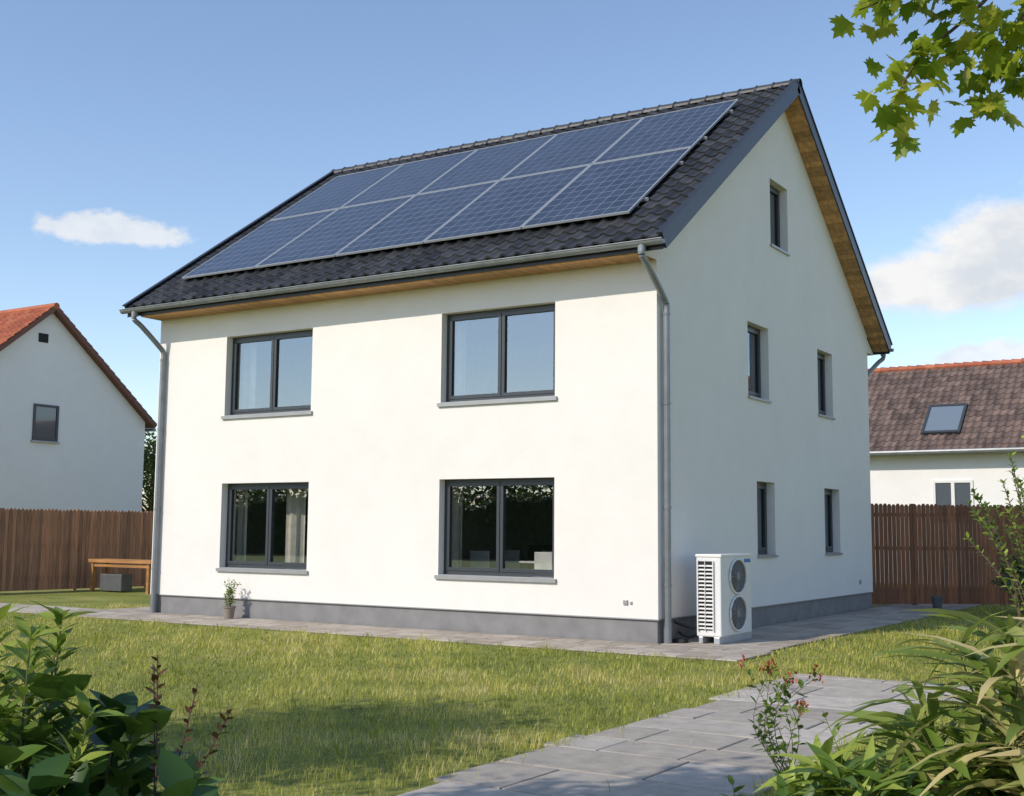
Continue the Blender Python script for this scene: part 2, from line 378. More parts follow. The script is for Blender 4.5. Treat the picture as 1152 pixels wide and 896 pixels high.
def window(i,s,u0,u1,z0,z1,k,parent,gl='glass'):
    T=(lambda p:(p[0],-p[1],p[2])) if s=='f' else (lambda p:(p[1],p[0],p[2]))
    dep=-.17 ; fd=.075; fw=.06; sw=.065
    mb=MB()
    def bx(a,b_,w0,w1,c,d,mi=0): mb.box(a,b_,w0,w1,c,d,mi,.5,T)
    bx(u0,u0+fw,dep-fd,dep,z0+.03,z1); bx(u1-fw,u1,dep-fd,dep,z0+.03,z1)
    bx(u0+fw,u1-fw,dep-fd,dep,z1-fw,z1); bx(u0+fw,u1-fw,dep-fd,dep,z0+.03,z0+.03+fw)
    A=u0+fw;B=u1-fw; C=z0+.03+fw; Dd=z1-fw
    seg=[(A,B)] if k==1 else [(A,(A+B)/2-.004),((A+B)/2+.004,B)]
    for a,b_ in seg:
        d1=dep+.012
        bx(a+.004,a+sw,dep-.06,d1,C+.004,Dd-.004); bx(b_-sw,b_-.004,dep-.06,d1,C+.004,Dd-.004)
        bx(a+sw,b_-sw,dep-.06,d1,Dd-sw,Dd-.004); bx(a+sw,b_-sw,dep-.06,d1,C+.004,C+sw)
        pw=dep-.032
        q=[T(p) for p in ((a+sw,pw,C+sw),(b_-sw,pw,C+sw),(b_-sw,pw,Dd-sw),(a+sw,pw,Dd-sw))]
        mb.add(q,[(0,1,2,3)],1)
        g=.012
        bx(a+sw,a+sw+g,dep-.03,dep-.02,C+sw,Dd-sw,2); bx(b_-sw-g,b_-sw,dep-.03,dep-.02,C+sw,Dd-sw,2)
    mb.make('window_%d'%i,[M['frame'],M[gl],M['black']],parent)
    mb=MB(); e=.05
    if s=='f' :
        mb.box(u0-e,u1+e,-.045,-.002,z0-.055,z0-.012,0); mb.box(u0+.002,u1-.002,-.002,.20,z0+.002,z0+.025)
        mb.box(u0-e,u1+e,-.046,-.002,z0-.012,z0+.012)
    else:
        mb.box(.002,.045,u0-.03,u1+.03,z0-.035,z0+.008); mb.box(-.2,.002,u0+.002,u1-.002,z0+.002,z0+.022)
    mb.make('sill_%d'%i,[M['sill']],parent)
for i,w in enumerate(WIN): window(i+1,*w,house,'glass' if w[0]=='f' else 'glass2')
mb=MB()
def curtain(x0,x1,y,z0,z1):
    n=int((x1-x0)/.04); v=[];
    for i in range(n+1):
        x=x0+(x1-x0)*i/n; yy=y+.03*math.sin(i*1.25)
        v+=[(x,yy,z0),(x,yy,z1)]
    mb.add(v,[(2*i,2*i+2,2*i+3,2*i+1) for i in range(n)])
curtain(-8.75,-8.25,.75,.55,2.9); curtain(-10.1,-9.7,.6,.55,2.9); curtain(-4.6,-4.2,.55,.55,2.9)
curtain(-10.1,-9.6,.6,3.5,6.1); curtain(-7.8,-7.4,.6,3.5,6.1); curtain(-4.6,-4.2,.6,3.5,6.1); curtain(-2.2,-1.8,.6,3.5,6.1)
mb.make('curtains',[M['curtain']],house)
mb=MB()
for cx,cy in ((-4.4,1.2),(-3.6,2.5),(-2.9,1.1),(-4.6,2.6),(-8.6,1.6),(-9.6,2.6)):
    mb.box(cx-.22,cx+.22,cy-.22,cy+.22,.92,.97); mb.box(cx-.22,cx+.22,cy+.19,cy+.23,.97,1.42)
    for a in(-.2,.17):
        for c in(-.2,.17): mb.box(cx+a,cx+a+.03,cy+c,cy+c+.03,.51,.92)
mb.box(-4.5,-2.7,1.55,2.15,1.2,1.24); mb.box(-4.4,-4.34,1.6,1.66,.51,1.2); mb.box(-2.86,-2.8,1.6,1.66,.51,1.2)
mb.make('dining_furniture',[M['whiteplastic']],house,bevel=.015)
mb=MB(); mb.box(-10.6,-9.2,5.1,5.44,.51,2.5); mb.box(-5.6,-4.0,5.1,5.44,.51,1.5); mb.box(-3.4,-2.2,5.2,5.44,.51,2.6)
mb.box(-5.6,-4.2,4.9,5.29,3.47,5.5); mb.box(-11,-9.8,4.9,5.29,3.47,5.6); mb.make('cabinets',[M['floorwood']],house)

# roof
roofdeck=prism('roof_deck',[(-EV+.03,roofz(-EV+.03)-.03),(D/2,RZ-.03),(D+EV-.03,roofz(-EV+.03)-.03),(D+EV-.03,roofz(-EV+.03)-DT+.02),(D/2,RZ-DT+.022),(-EV+.03,roofz(-EV+.03)-DT+.02)],-W-O+.03,O-.03,[M['vergemetal']],house)
def slopeP(x,s,h,back=False):
    y=-EV+s*math.cos(TH)-h*math.sin(TH); z=E+s*math.sin(TH)+h*math.cos(TH)
    return (x,D-y if back else y,z)
def tiles(name,x0,x1,L,P,mat,parent,tw=.30,rw=.36,amp=.022,seg=8,step=.03):
    nx=int(round((x1-x0)/tw)); tw=(x1-x0)/nx; nr=int(round(L/rw)); rw=L/nr
    xs=[];hs=[]
    for i in range(nx):
        for k in range(seg):
            t=k/seg; xs.append(x0+(i+t)*tw)
            hs.append(amp*(math.cos(2*math.pi*t)+.25*math.cos(4*math.pi*t)) )
    xs.append(x1); hs.append(hs[0]); n=len(xs); mb=MB()
    for r in range(nr):
        j=[random.uniform(-.003,.003) for _ in range(nx+1)]; rr=[random.random() for _ in range(nx+1)]
        ofs=[min(i//seg,nx) for i in range(n)]
        base=len(mb.v)
        for line,(s,h0) in enumerate(((r*rw-.02,-.01),(r*rw-.02,step),((r+1)*rw,0))):
            for i in range(n):
                mb.v.append(P(xs[i],s,hs[i]+h0+j[ofs[i]])); mb.r.append(rr[ofs[i]])
        for l in range(2):
            for i in range(n-1):
                mb.f.append((base+l*n+i,base+l*n+i+1,base+(l+1)*n+i+1,base+(l+1)*n+i)); mb.m.append(0)
    return mb.make(name,[mat],parent)
tiles('roof_tiles_front',-W-O,O-.02,LEN,lambda x,s,h:slopeP(x,s,h+.01),M['tile'],house,amp=.028,step=.036)
tiles('roof_tiles_back',-W-O,O-.02,LEN,lambda x,s,h:slopeP(x,s,h+.01,True),M['tile'],house,amp=.028,step=.036)
mb=MB(); x=-W-O-.02; k=0
while x<O:
    x1=min(x+.42,O+.04); pts=[];n=8
    for xx,sc in ((x,1.0),(x+.05,1.12),(x+.06,1.0),(x1,.92)):
        pts.append([(xx,D/2+.13*sc*math.sin(a),RZ-.05+.15*sc*math.cos(a)) for a in [(-1.5+3*i/n) for i in range(n+1)]])
    v=[p for q in pts for p in q]
    mb.add(v,[(a*(n+1)+i,a*(n+1)+i+1,(a+1)*(n+1)+i+1,(a+1)*(n+1)+i) for a in range(3) for i in range(n)],0,random.random()); x+=.38
mb.make('ridge_caps',[M['tile']],house)
mb=MB()
for x0,x1,xc0,xc1 in ((O-.03,O+.0,O-.10,O+.02),(-W-O,-W-O+.03,-W-O-.02,-W-O+.10)):
    for back in (False,True):
        def Bx(xa,xb,s0,s1,h0,h1,mi=0):
            v=[slopeP(x,s,h,back) for s in (s0,s1) for h in (h0,h1) for x in (xa,xb)]
            mb.add(v,[(0,1,3,2),(4,6,7,5),(0,4,5,1),(2,3,7,6),(0,2,6,4),(1,5,7,3)],mi)
        Bx(x0,x1,-.02,LEN-.02,-.205,.062); Bx(xc0,xc1,-.04,LEN-.01,.063,.088)
mb.make('verge_trim',[M['vergemetal']],house)
mb=MB()
for x0,x1 in ((.003,O-.031),(-W-O+.031,-W-.003)):
    for back in (False,True):
        for q in range(int(LEN/.14)):
            s0=q*.14+.02; s1=s0+.135
            v=[slopeP(x,s,h,back) for s in (s0,s1) for h in (-.2,-.184) for x in (x0,x1)]
            mb.add(v,[(0,1,3,2),(4,6,7,5),(0,4,5,1),(2,3,7,6),(0,2,6,4),(1,5,7,3)],0,random.random())
SZ=6.28
for q in range(4):
    y1=-.004-q*.14; mb.box(-W,-.002,y1-.136,y1,SZ,SZ+.02,0,random.random())
    mb.box(-W,-.002,D-y1,D-y1+.136,SZ,SZ+.02,0,random.random())
mb.make('wood_soffit',[M['soffit']],house)
mb=MB(); mb.box(-W-O+.035,O-.032,-.59,-.566,SZ+.02,6.47); mb.box(-W-O+.035,O-.032,D+.566,D+.59,SZ+.02,6.47)
mb.make('fascia',[M['vergemetal']],house)
mb=MB()
for x0,x1 in ((-.0015,.0015),(-W-.0015,-W+.0015)):
    for ys in (1,-1):
        pr=[(-.56,SZ-.004),(-.001,SZ-.004),(-.001,6.62),(-.56,6.28)]
        if ys<0: pr=[(D-a,z) for a,z in pr]
        v=[(x0,a,z) for a,z in pr]+[(x1,a,z) for a,z in pr]
        mb.add(v,[(0,1,2,3),(7,6,5,4)]+[(i,4+i,4+(i+1)%4,(i+1)%4) for i in range(4)])
mb.make('eave_box_ends',[M['stucco']],house)
def gutter(yc,zc,r=.075):
    mb=MB(); n=10; v=[]
    for x in (-W-O-.02,O+.03):
        for rr in (r,r-.006):
            for i in range(n+1):
                a=math.pi+math.pi*i/n; v.append((x,yc+rr*math.cos(a),zc+rr*math.sin(a)))
    m_=n+1; f=[]
    for i in range(n): f+=[(i,i+1,2*m_+i+1,2*m_+i),(m_+i,3*m_+i,3*m_+i+1,m_+i+1),(i,m_+i,m_+i+1,i+1),(2*m_+i,2*m_+i+1,3*m_+i+1,3*m_+i)]
    f+=[tuple(range(m_)),tuple(range(3*m_-1,2*m_-1,-1))]
    mb.add(v,f)
    mb.tube([(-W-O-.02,yc-(r+.004)*(1 if yc<0 else -1),zc+.005),(O+.03,yc-(r+.004)*(1 if yc<0 else -1),zc+.005)],.011,8)
    x=-W-O+.3
    while x<O:
        for i in range(n):
            a0=math.pi+math.pi*i/n;a1=math.pi+math.pi*(i+1)/n;R=r+.005
            mb.add([(x,yc+R*math.cos(a0),zc+R*math.sin(a0)),(x+.03,yc+R*math.cos(a0),zc+R*math.sin(a0)),(x+.03,yc+R*math.cos(a1),zc+R*math.sin(a1)),(x,yc+R*math.cos(a1),zc+R*math.sin(a1))],[(0,1,2,3)])
        x+=.75
    return mb.make('gutter_front' if yc<0 else 'gutter_back',[M['zinc']],house)
gutter(-.69,6.43); gutter(D+.69,6.43)
def smoothpts(P,n=6):
    P=[Vector(p) for p in P]; out=[]
    for i in range(len(P)-1):
        p0=P[max(i-1,0)];p1=P[i];p2=P[i+1];p3=P[min(i+2,len(P)-1)]
        for k in range(n):
            t=k/n; out.append(.5*((2*p1)+(-p0+p2)*t+(2*p0-5*p1+4*p2-p3)*t*t+(-p0+3*p1-3*p2+p3)*t**3))
    out.append(P[-1]); return out
def pipe(name,top,wall,z1=.03,r=.055):
    mb=MB(); tx,ty,tz=top; wx,wy=wall
    P=[(tx,ty,tz),(tx,ty,tz-.16),(tx+(wx-tx)*.25,ty+(wy-ty)*.25,tz-.3),(tx+(wx-tx)*.8,ty+(wy-ty)*.8,tz-.66),(wx,wy,tz-.82),(wx,wy,tz-1.0)]
    mb.tube(smoothpts(P),r,12); mb.tube([(wx,wy,tz-.96),(wx,wy,z1)],r+.003,12)
    for z in (tz-.98,3.9,2.2,.95): mb.tube([(wx,wy,z-.02),(wx,wy,z+.02)],r+.012,12)
    mb.tube([(tx,ty,tz+.0),(tx,ty,tz-.1)],r+.012,12)
    mb.tube([(wx,wy,.35),(wx,wy,z1)],r+.012,12)
    mb.make(name,[M['zinc']],house,smooth=False)
pipe('downpipe_1',(.07,-.69,6.37),(.09,.17)); pipe('downpipe_2',(-W-.05,-.69,6.37),(-W+.2,-.08)); pipe('downpipe_3',(.2,D+.69,6.37),(-.2,D+.1))
# solar panels
sol=empty('solar_panel_array'); sol.parent=house
cols=5; X0,X1=-11.42,-.56; cw=(X1-X0)/cols
rows=[(.20,2.83),(2.85,5.22)]
def s_of(y): return (y+EV)/math.cos(TH)
mb=MB()
pm=bpy.data.meshes.new('pv_glass'); pvv=[];pvf=[];pvuv=[]
for (ya,yb) in rows:
    for c in range(cols):
        xa=X0+c*cw+.012; xb=X0+(c+1)*cw-.012; sa=s_of(ya)+.01; sb=s_of(yb)-.01
        def Bx(xa,xb,s0,s1,h0,h1,mi=0):
            v=[slopeP(x,s,h) for s in (s0,s1) for h in (h0,h1) for x in (xa,xb)]
            mb.add(v,[(0,1,3,2),(4,6,7,5),(0,4,5,1),(2,3,7,6),(0,2,6,4),(1,5,7,3)],mi)
        fr=.028; h0,h1=.115,.155
        Bx(xa,xa+fr,sa,sb,h0,h1);Bx(xb-fr,xb,sa,sb,h0,h1);Bx(xa+fr,xb-fr,sa,sa+fr,h0,h1);Bx(xa+fr,xb-fr,sb-fr,sb,h0,h1)
        Bx(xa+fr,xb-fr,sa+fr,sb-fr,h0+.005,h0+.012,1)
        b0=len(pvv); pvv+=[slopeP(xa+fr,sa+fr,h1-.006),slopeP(xb-fr,sa+fr,h1-.006),slopeP(xb-fr,sb-fr,h1-.006),slopeP(xa+fr,sb-fr,h1-.006)]
        pvf.append((b0,b0+1,b0+2,b0+3)); o=c*40
        pvuv+=[(o,0),(o+8,0),(o+8,10),(o,10)]
    for fr_ in (.22,.78):
        s=s_of(ya)+(s_of(yb)-s_of(ya))*fr_
        v=[slopeP(x,ss,h) for ss in (s-.02,s+.02) for h in (.06,.112) for x in (X0-.06,X1+.06)]
        mb.add(v,[(0,1,3,2),(4,6,7,5),(0,4,5,1),(2,3,7,6),(0,2,6,4),(1,5,7,3)],0)
for c in range(14):
    x=X0+.3+c*.8
    for s in (s_of(.2)+.6,s_of(2.83)-.7,s_of(2.85)+.6,s_of(5.22)-.6):
        v=[slopeP(xx,ss,h) for ss in (s-.03,s+.03) for h in (.0,.06) for xx in (x,x+.05)]
        mb.add(v,[(0,1,3,2),(4,6,7,5),(0,4,5,1),(2,3,7,6),(0,2,6,4),(1,5,7,3)],0)
mb.make('panel_frames',[M['alu'],M['black']],sol)
pm.from_pydata(pvv,[],pvf); ul=pm.uv_layers.new(name='UVMap'); ul.data.foreach_set('uv',[c for p in pvuv for c in p]); pm.materials.append(M['pv']); obj('pv_cells',pm,sol)
mb=MB(); mb.box(-.62,-.54,-.025,-.002,.62,.70); mb.box(-.50,-.46,-.02,-.002,.63,.68); mb.make('wall_socket',[M['sill']],house,bevel=.006)
mb=MB(); mb.box(.002,.02,10.9,11.0,.62,.72); mb.make('wall_socket_side',[M['sill']],house)

# ------------------------------------------------------------ heat pump
hp=empty('heat_pump_unit')
hx0,hx1,hy0,hy1,hz0,hz1=.45,.88,.48,1.8,.14,1.44
mb=MB(); mb.box(hx0,hx1,hy0,hy1,hz0,hz1); mb.make('casing',[M['white']],hp,bevel=.02)
mb=MB(); mb.box(hx0-.01,hx1+.012,hy0-.012,hy1+.012,hz1-.035,hz1+.012); mb.make('top_lid',[M['white']],hp,bevel=.01)
mb=MB(); mb.box(hx0+.05,hx0+.12,hy0-.03,hy0+.5,.03,.14); mb.box(hx1-.12,hx1-.02,hy0-.03,hy1+.03,.03,.14); mb.box(hx0+.05,hx0+.12,hy1-.5,hy1+.03,.03,.14); mb.make('feet',[M['alu']],hp,bevel=.008)
mb=MB()
mb.box(hx0+.04,hx1-.13,hy0-.006,hy0+.001,hz0+.1,hz1-.1,1)
z=hz0+.12
while z<hz1-.13:
    v=[(hx0+.045,hy0-.008,z+.02),(hx1-.135,hy0-.008,z+.02),(hx1-.135,hy0-.03,z),(hx0+.045,hy0-.03,z),(hx0+.045,hy0-.008,z+.028),(hx1-.135,hy0-.008,z+.028),(hx1-.135,hy0-.034,z+.006),(hx0+.045,hy0-.034,z+.006)]
    mb.add(v,[(0,1,2,3),(7,6,5,4),(0,4,5,1),(3,2,6,7),(0,3,7,4),(1,5,6,2)],0); z+=.062
mb.box(hx0+.03,hx0+.045,hy0-.036,hy0,hz0+.09,hz1-.09,0); mb.box(hx1-.135,hx1-.12,hy0-.036,hy0,hz0+.09,hz1-.09,0); mb.box(hx0+.16,hx0+.168,hy0-.036,hy0,hz0+.09,hz1-.09,0)
mb.make('side_grille',[M['white'],M['dark']],hp)
mb=MB()
for zc in (hz0+.35,hz0+.95):
    yc=(hy0+hy1)/2+.02; R=.28; n=32; x=hx1
    v=[(x+.002,yc+R*1.25*math.cos(a),zc+R*math.sin(a)) for a in [2*math.pi*i/n for i in range(n)]]
    mb.add(v,[tuple(range(n))],1)
    for rr,t in ((R,.018),(.24,.006),(.205,.006),(.17,.006),(.135,.006),(.10,.006),(.065,.012)):
        P=[(x+.02,yc+1.25*rr*math.cos(2*math.pi*i/n),zc+rr*math.sin(2*math.pi*i/n)) for i in range(n+1)]
        mb.tube(P,t,6,0 if rr!=R else 2)
    for i in range(16):
        a=2*math.pi*i/16; mb.tube([(x+.02,yc+.06*math.cos(a),zc+.06*math.sin(a)),(x+.02,yc+1.25*R*math.cos(a),zc+R*math.sin(a))],.006,5,0)
    for i in range(3):
        a=2*math.pi*i/3+.4; 
        v=[(x+.006,yc+.05*math.cos(a),zc+.05*math.sin(a)),(x+.006,yc+.24*math.cos(a-.3),zc+.24*math.sin(a-.3)),(x+.010,yc+.25*math.cos(a+.1),zc+.25*math.sin(a+.1)),(x+.012,yc+.22*math.cos(a+.5),zc+.22*math.sin(a+.5))]
        mb.add(v,[(0,1,2,3)],0)
    v=[(x+.024,yc+.08*math.cos(a),zc+.06*math.sin(a)) for a in [2*math.pi*i/n for i in range(n)]]; mb.add(v,[tuple(range(n))],0)
mb.make('fans',[simple('fan_grey',(.22,.225,.23),.5),M['grille'],M['white']],hp)
mb=MB(); mb.box(hx1+.001,hx1+.006,hy1-.32,hy1-.06,hz1-.13,hz1-.07); mb.make('label',[M['blue']],hp)
mb=MB(); mb.tube(smoothpts([(.02,.55,.35),(.15,.6,.3),(.3,.7,.25),(.46,.8,.3)]),.025,8); mb.tube(smoothpts([(.02,.7,.18),(.2,.75,.1),(.46,.95,.22)]),.02,8); mb.box(.1,.3,.3,.5,.03,.09); mb.make('refrigerant_lines',[M['black']],hp)

# ------------------------------------------------------------ fences
def fence(name,p0,p1,h,mat,bw=.115,wav=.03):
    e=empty(name); mb=MB(); p0=Vector(p0);p1=Vector(p1); d=(p1-p0); L=d.length; d.normalize(); nrm=Vector((d.y,-d.x,0))
    def T(p): q=p0+d*p[0]+nrm*p[1]; return (q.x,q.y,p[2])
    n=int(L/bw)
    for i in range(n):
        a=i*bw; t=h+random.uniform(-wav,wav)*.5
        w=bw-.012; 
        v=[(a,0,.05),(a+w,0,.05),(a+w,.02,.05),(a,.02,.05),(a,0,t-.03),(a+w,0,t-.03),(a+w,.02,t-.03),(a,.02,t-.03),(a+w*.25,0,t+.02),(a+w*.75,0,t+.02),(a+w*.75,.02,t+.02),(a+w*.25,.02,t+.02)]
        mb.add([T(p) for p in v],[(0,3,2,1),(0,1,5,4),(1,2,6,5),(2,3,7,6),(3,0,4,7),(4,5,9,8),(5,6,10,9),(6,7,11,10),(7,4,8,11),(8,9,10,11)],0,random.random())
    mb.make('boards',[mat],e)
    mb=MB()
    for z in (.35,h*.55,h-.3): mb.box(0,L,-.045,-.002,z,z+.09,0,.4,T)
    k=0
    while k<L:
        mb.box(k,k+.1,-.15,-.047,0,h+.03,0,.3,T); k+=2.4
    mb.make('rails_and_posts',[mat],e)
fence('wooden_fence',(-1.3,12.28,0),(13.0,24.5,0),2.55,M['fence'])
fence('wooden_fence',(-21.6,-4.5,0),(-20.1,14,0),2.28,M['fence2'])
fence('wooden_fence',(-20.1,14,0),(-6,18,0),2.28,M['fence2'])

# garden bench with a storage box underneath
bt=empty('garden_bench'); mb=MB()
for i in range(4): mb.box(-20.2,-17.6,5.0+i*.16,5.15+i*.16,.82,.91,0,random.random())
for xx in (-20.1,-17.8):
    for yy in (5.04,5.54): mb.box(xx,xx+.09,yy,yy+.09,0,.819,0,.2)
mb.box(-20.0,-17.8,5.06,5.10,.7,.78,0,.2)
mb.make('wooden_frame',[M['bench']],bt)
mb=MB(); mb.box(-19.8,-18.9,5.12,5.52,.03,.5); mb.make('storage_box',[M['grille']],bt,bevel=.02)

# ------------------------------------------------------------ neighbour houses
nl=empty('red_roof_house')
nx,ny0,ny1,nym=-30.0,6.0,15.28,10.63
nsl=.82; nz=10.0
def nroof(y): return nz-nsl*abs(y-nym)
prism('walls',[(ny0,0),(ny1,0),(ny1,nroof(ny1)-.15),(nym,nz-.15),(ny0,nroof(ny0)-.15)],-42,nx,[M['stucco2']],nl)
nth=math.atan(nsl); nL=(nym-5.65)/math.cos(nth)
def nP(x,s,h,back=False):
    y=5.65+s*math.cos(nth)-h*math.sin(nth); z=nroof(5.65)+s*math.sin(nth)+h*math.cos(nth); return (x,2*nym-y if back else y,z)
tiles('roof_tiles_front',-42.3,nx+.3,nL,lambda x,s,h:nP(x,s,h),M['redtile'],nl,amp=.03,seg=6)
tiles('roof_tiles_back',-42.3,nx+.3,nL,lambda x,s,h:nP(x,s,h,True),M['redtile'],nl,amp=.03,seg=6)
mb=MB(); mb.tube([(-42.3,nym,nz-.02),(nx+.32,nym,nz-.02)],.13,10); mb.make('ridge',[M['redtile']],nl)
mb=MB()
for back in (False,True):
    v=[nP(x,s,h,back) for s in (-.02,nL) for h in (-.14,.03) for x in (nx+.27,nx+.31)]
    mb.add(v,[(0,1,3,2),(4,6,7,5),(0,4,5,1),(2,3,7,6),(0,2,6,4),(1,5,7,3)],0)
    v=[nP(x,s,h,back) for s in (-.02,nL) for h in (-.13,-.06) for x in (-42.3,nx+.269)]
    mb.add(v,[(0,1,3,2),(4,6,7,5),(0,4,5,1),(2,3,7,6),(0,2,6,4),(1,5,7,3)],0)
mb.make('barge_boards',[simple('brown_board',(.15,.055,.035),.6)],nl)
def plainwin(name,parent,T,u0,u1,z0,z1,fm,k=1):
    mb=MB(); f=.09
    def bx(a,b_,w0,w1,c,d,mi): mb.box(a,b_,w0,w1,c,d,mi,.5,T)
    bx(u0,u0+f,-.02,.05,z0,z1,0);bx(u1-f,u1,-.02,.05,z0,z1,0);bx(u0+f,u1-f,-.02,.05,z1-f,z1,0);bx(u0+f,u1-f,-.02,.05,z0,z0+f,0)
    for j in range(1,k): c=u0+(u1-u0)*j/k; bx(c-.06,c+.06,-.02,.048,z0+f,z1-f,0)
    bx(u0+f,u1-f,.004,.015,z0+f,z1-f,1); bx(u0-.06,u1+.06,.0,.12,z0-.06,z0-.003,2)
    mb.make(name,[fm,M['darkglass'],M['sill']],parent)
m,nt,b=newmat('dark_pane'); b.inputs['Base Color'].default_value=(.08,.095,.11,1); b.inputs['Roughness'].default_value=.08; b.inputs['Coat Weight'].default_value=1; M['darkglass']=m
plainwin('window_1',nl,lambda p:(nx+p[1],p[0],p[2]),10.08,11.16,4.95,6.3,M['frame'],1)
mb=MB(); mb.box(nx,nx+.03,10.15,10.55,8.6,8.93); mb.make('gable_vent',[M['dark']],nl)
mb=MB(); mb.tube([(nx+.1,15.7,5.75),(-42.3,15.7,5.75)],.07,8); mb.make('gutter',[M['zinc']],nl)

nr_=empty('brown_roof_house')
ex0,ex1=-16,11.0; ey=27.3; ez=4.8; ry=31.8; rz=8.45; rsl=(rz-ez)/(ry-ey); rth=math.atan(rsl); rL=(ry-ey)/math.cos(rth)
prism('walls',[(27.8,0),(35.8,0),(35.8,ez+.2),(ry,rz-.2),(27.8,ez+.2)],ex0,ex1,[M['stucco2']],nr_)
def rP(x,s,h,back=False):
    y=ey+s*math.cos(rth)-h*math.sin(rth); z=ez+s*math.sin(rth)+h*math.cos(rth); return (x,2*ry-y if back else y,z)
tiles('roof_tiles_front',ex0-.3,ex1+.3,rL,lambda x,s,h:rP(x,s,h),M['browntile'],nr_,tw=.28,rw=.36,amp=.035,seg=6)
tiles('roof_tiles_back',ex0-.3,ex1+.3,rL,lambda x,s,h:rP(x,s,h,True),M['browntile'],nr_,tw=.28,rw=.36,amp=.035,seg=6)
mb=MB(); x=ex0-.3
while x<ex1+.3: mb.tube([(x,ry,rz+.0),(x+.4,ry,rz-.02)],[.15,.12],8,0,random.random()); x+=.36
mb.make('ridge_tiles',[M['redtile']],nr_)
mb=MB(); mb.box(ex0-.2,ex1+.2,27.2,27.8,ez-.1,ez-.02); mb.tube([(ex0-.3,27.16,ez-.02),(ex1+.3,27.16,ez-.02)],.07,8); mb.make('eaves_gutter',[M['zinc']],nr_)
plainwin('window_1',nr_,lambda p:(p[0],27.8-p[1],p[2]),-2.25,-.85,2.4,3.76,M['white'],2)
plainwin('window_2',nr_,lambda p:(p[0],27.8-p[1],p[2]),3.2,4.6,2.4,3.76,M['white'],2)
mb=MB()
def RB(xa,xb,s0,s1,h0,h1,mi):
    v=[rP(x,s,h) for s in (s0,s1) for h in (h0,h1) for x in (xa,xb)]
    mb.add(v,[(0,1,3,2),(4,6,7,5),(0,4,5,1),(2,3,7,6),(0,2,6,4),(1,5,7,3)],mi)
s0=(28.1-ey)/math.cos(rth); s1=(29.55-ey)/math.cos(rth)
RB(-2.7,-1.3,s0,s0+.12,.02,.12,0);RB(-2.7,-1.3,s1-.12,s1,.02,.12,0);RB(-2.7,-2.6,s0+.12,s1-.12,.02,.12,0);RB(-1.4,-1.3,s0+.12,s1-.12,.02,.12,0);RB(-2.6,-1.4,s0+.12,s1-.12,.05,.09,1)
m,nt,b=newmat('skylight_pane'); b.inputs['Base Color'].default_value=(.16,.2,.24,1); b.inputs['Roughness'].default_value=.05; b.inputs['Coat Weight'].default_value=1
mb.make('skylight',[M['frame'],m],nr_)

# ------------------------------------------------------------ vegetation
def unit(n):
    v=rng.normal(size=(n,3)); return v/np.linalg.norm(v,axis=1,keepdims=True)
def tree(name,x,y,h,r,leafmat,nleaf=6000,ls=.16,trunk=.18,zc=None,flat=.8,ncl=45,T=QUADLEAF):
    e=empty(name); mb=MB(); zc=zc or h-r*flat
    base=Vector((x,y,0)); top=Vector((x+random.uniform(-.2,.2),y+random.uniform(-.2,.2),zc+r*.3))
    tp=[base,base.lerp(top,.3)+Vector((random.uniform(-.1,.1)*r*.3,random.uniform(-.1,.1)*r*.3,0)),base.lerp(top,.65),top]
    tp=smoothpts(tp,4); mb.tube(tp,[trunk*(1-.75*i/(len(tp)-1))*(1.25 if i==0 else 1) for i in range(len(tp))],10)
    cl=[]
    for i in range(ncl):
        d=unit(1)[0]; rr=r*(.45+.55*random.random()**.6)*(.85+.25*math.sin(3*d[0]+5*d[1]))
        c=np.array([x,y,zc])+d*rr*np.array([1,1,flat]); cl.append(c)
        st=tp[min(len(tp)-1,int(len(tp)*random.uniform(.35,.95)))]
        mid=st.lerp(Vector(c),.5)+Vector((0,0,.12*r))
        P=smoothpts([st,mid,Vector(c)],3); mb.tube(P,[trunk*.32*(1-.85*k/(len(P)-1)) for k in range(len(P))],6,cap=False)
    mb.make('trunk_and_limbs',[M['bark']],e)
    cl=np.array(cl); w=rng.uniform(.5,1.5,ncl); idx=rng.choice(ncl,nleaf,p=w/w.sum())
    sg=r*.2*rng.uniform(.6,1.3,ncl)
    pos=cl[idx]+rng.normal(size=(nleaf,3))*sg[idx][:,None]*np.array([1,1,.75])
    d=unit(nleaf); d[:,2]=d[:,2]*.6-.15
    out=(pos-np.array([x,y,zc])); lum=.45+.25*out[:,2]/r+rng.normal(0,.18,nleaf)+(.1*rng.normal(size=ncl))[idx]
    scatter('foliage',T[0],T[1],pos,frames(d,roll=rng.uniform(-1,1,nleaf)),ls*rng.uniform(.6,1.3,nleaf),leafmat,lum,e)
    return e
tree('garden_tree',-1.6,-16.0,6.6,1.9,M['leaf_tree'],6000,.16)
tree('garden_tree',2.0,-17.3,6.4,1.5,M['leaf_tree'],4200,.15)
tree('background_tree',-42.5,26.5,7.0,2.8,M['leaf_tree'],6000,.22,.2)
tree('background_tree',-24,26,6.2,2.4,M['leaf_tree'],5000,.22,.2)
tree('background_tree',-50,22,8.5,4,M['leaf_tree'],5000,.3,.25)
tree('background_tree',19,30,8,3.5,M['leaf_tree'],5000,.28,.25)
n=60000; nt_=64; cx=np.linspace(-110,60,nt_)+rng.uniform(-2,2,nt_); cy=rng.uniform(-66,-54,nt_); cr=rng.uniform(2.8,4.8,nt_); ch=cr*rng.uniform(.8,1.25,nt_)
idx=rng.choice(nt_,n); d=unit(n); rr=rng.random(n)**.35*(1+.2*np.sin(d[:,0]*7+idx)+.15*np.sin(d[:,2]*9+idx*2))
pos=np.stack([cx[idx]+d[:,0]*rr*cr[idx],cy[idx]+d[:,1]*rr*cr[idx],np.abs(ch[idx]*.8+d[:,2]*rr*ch[idx])],1)
dt=empty('distant_trees')
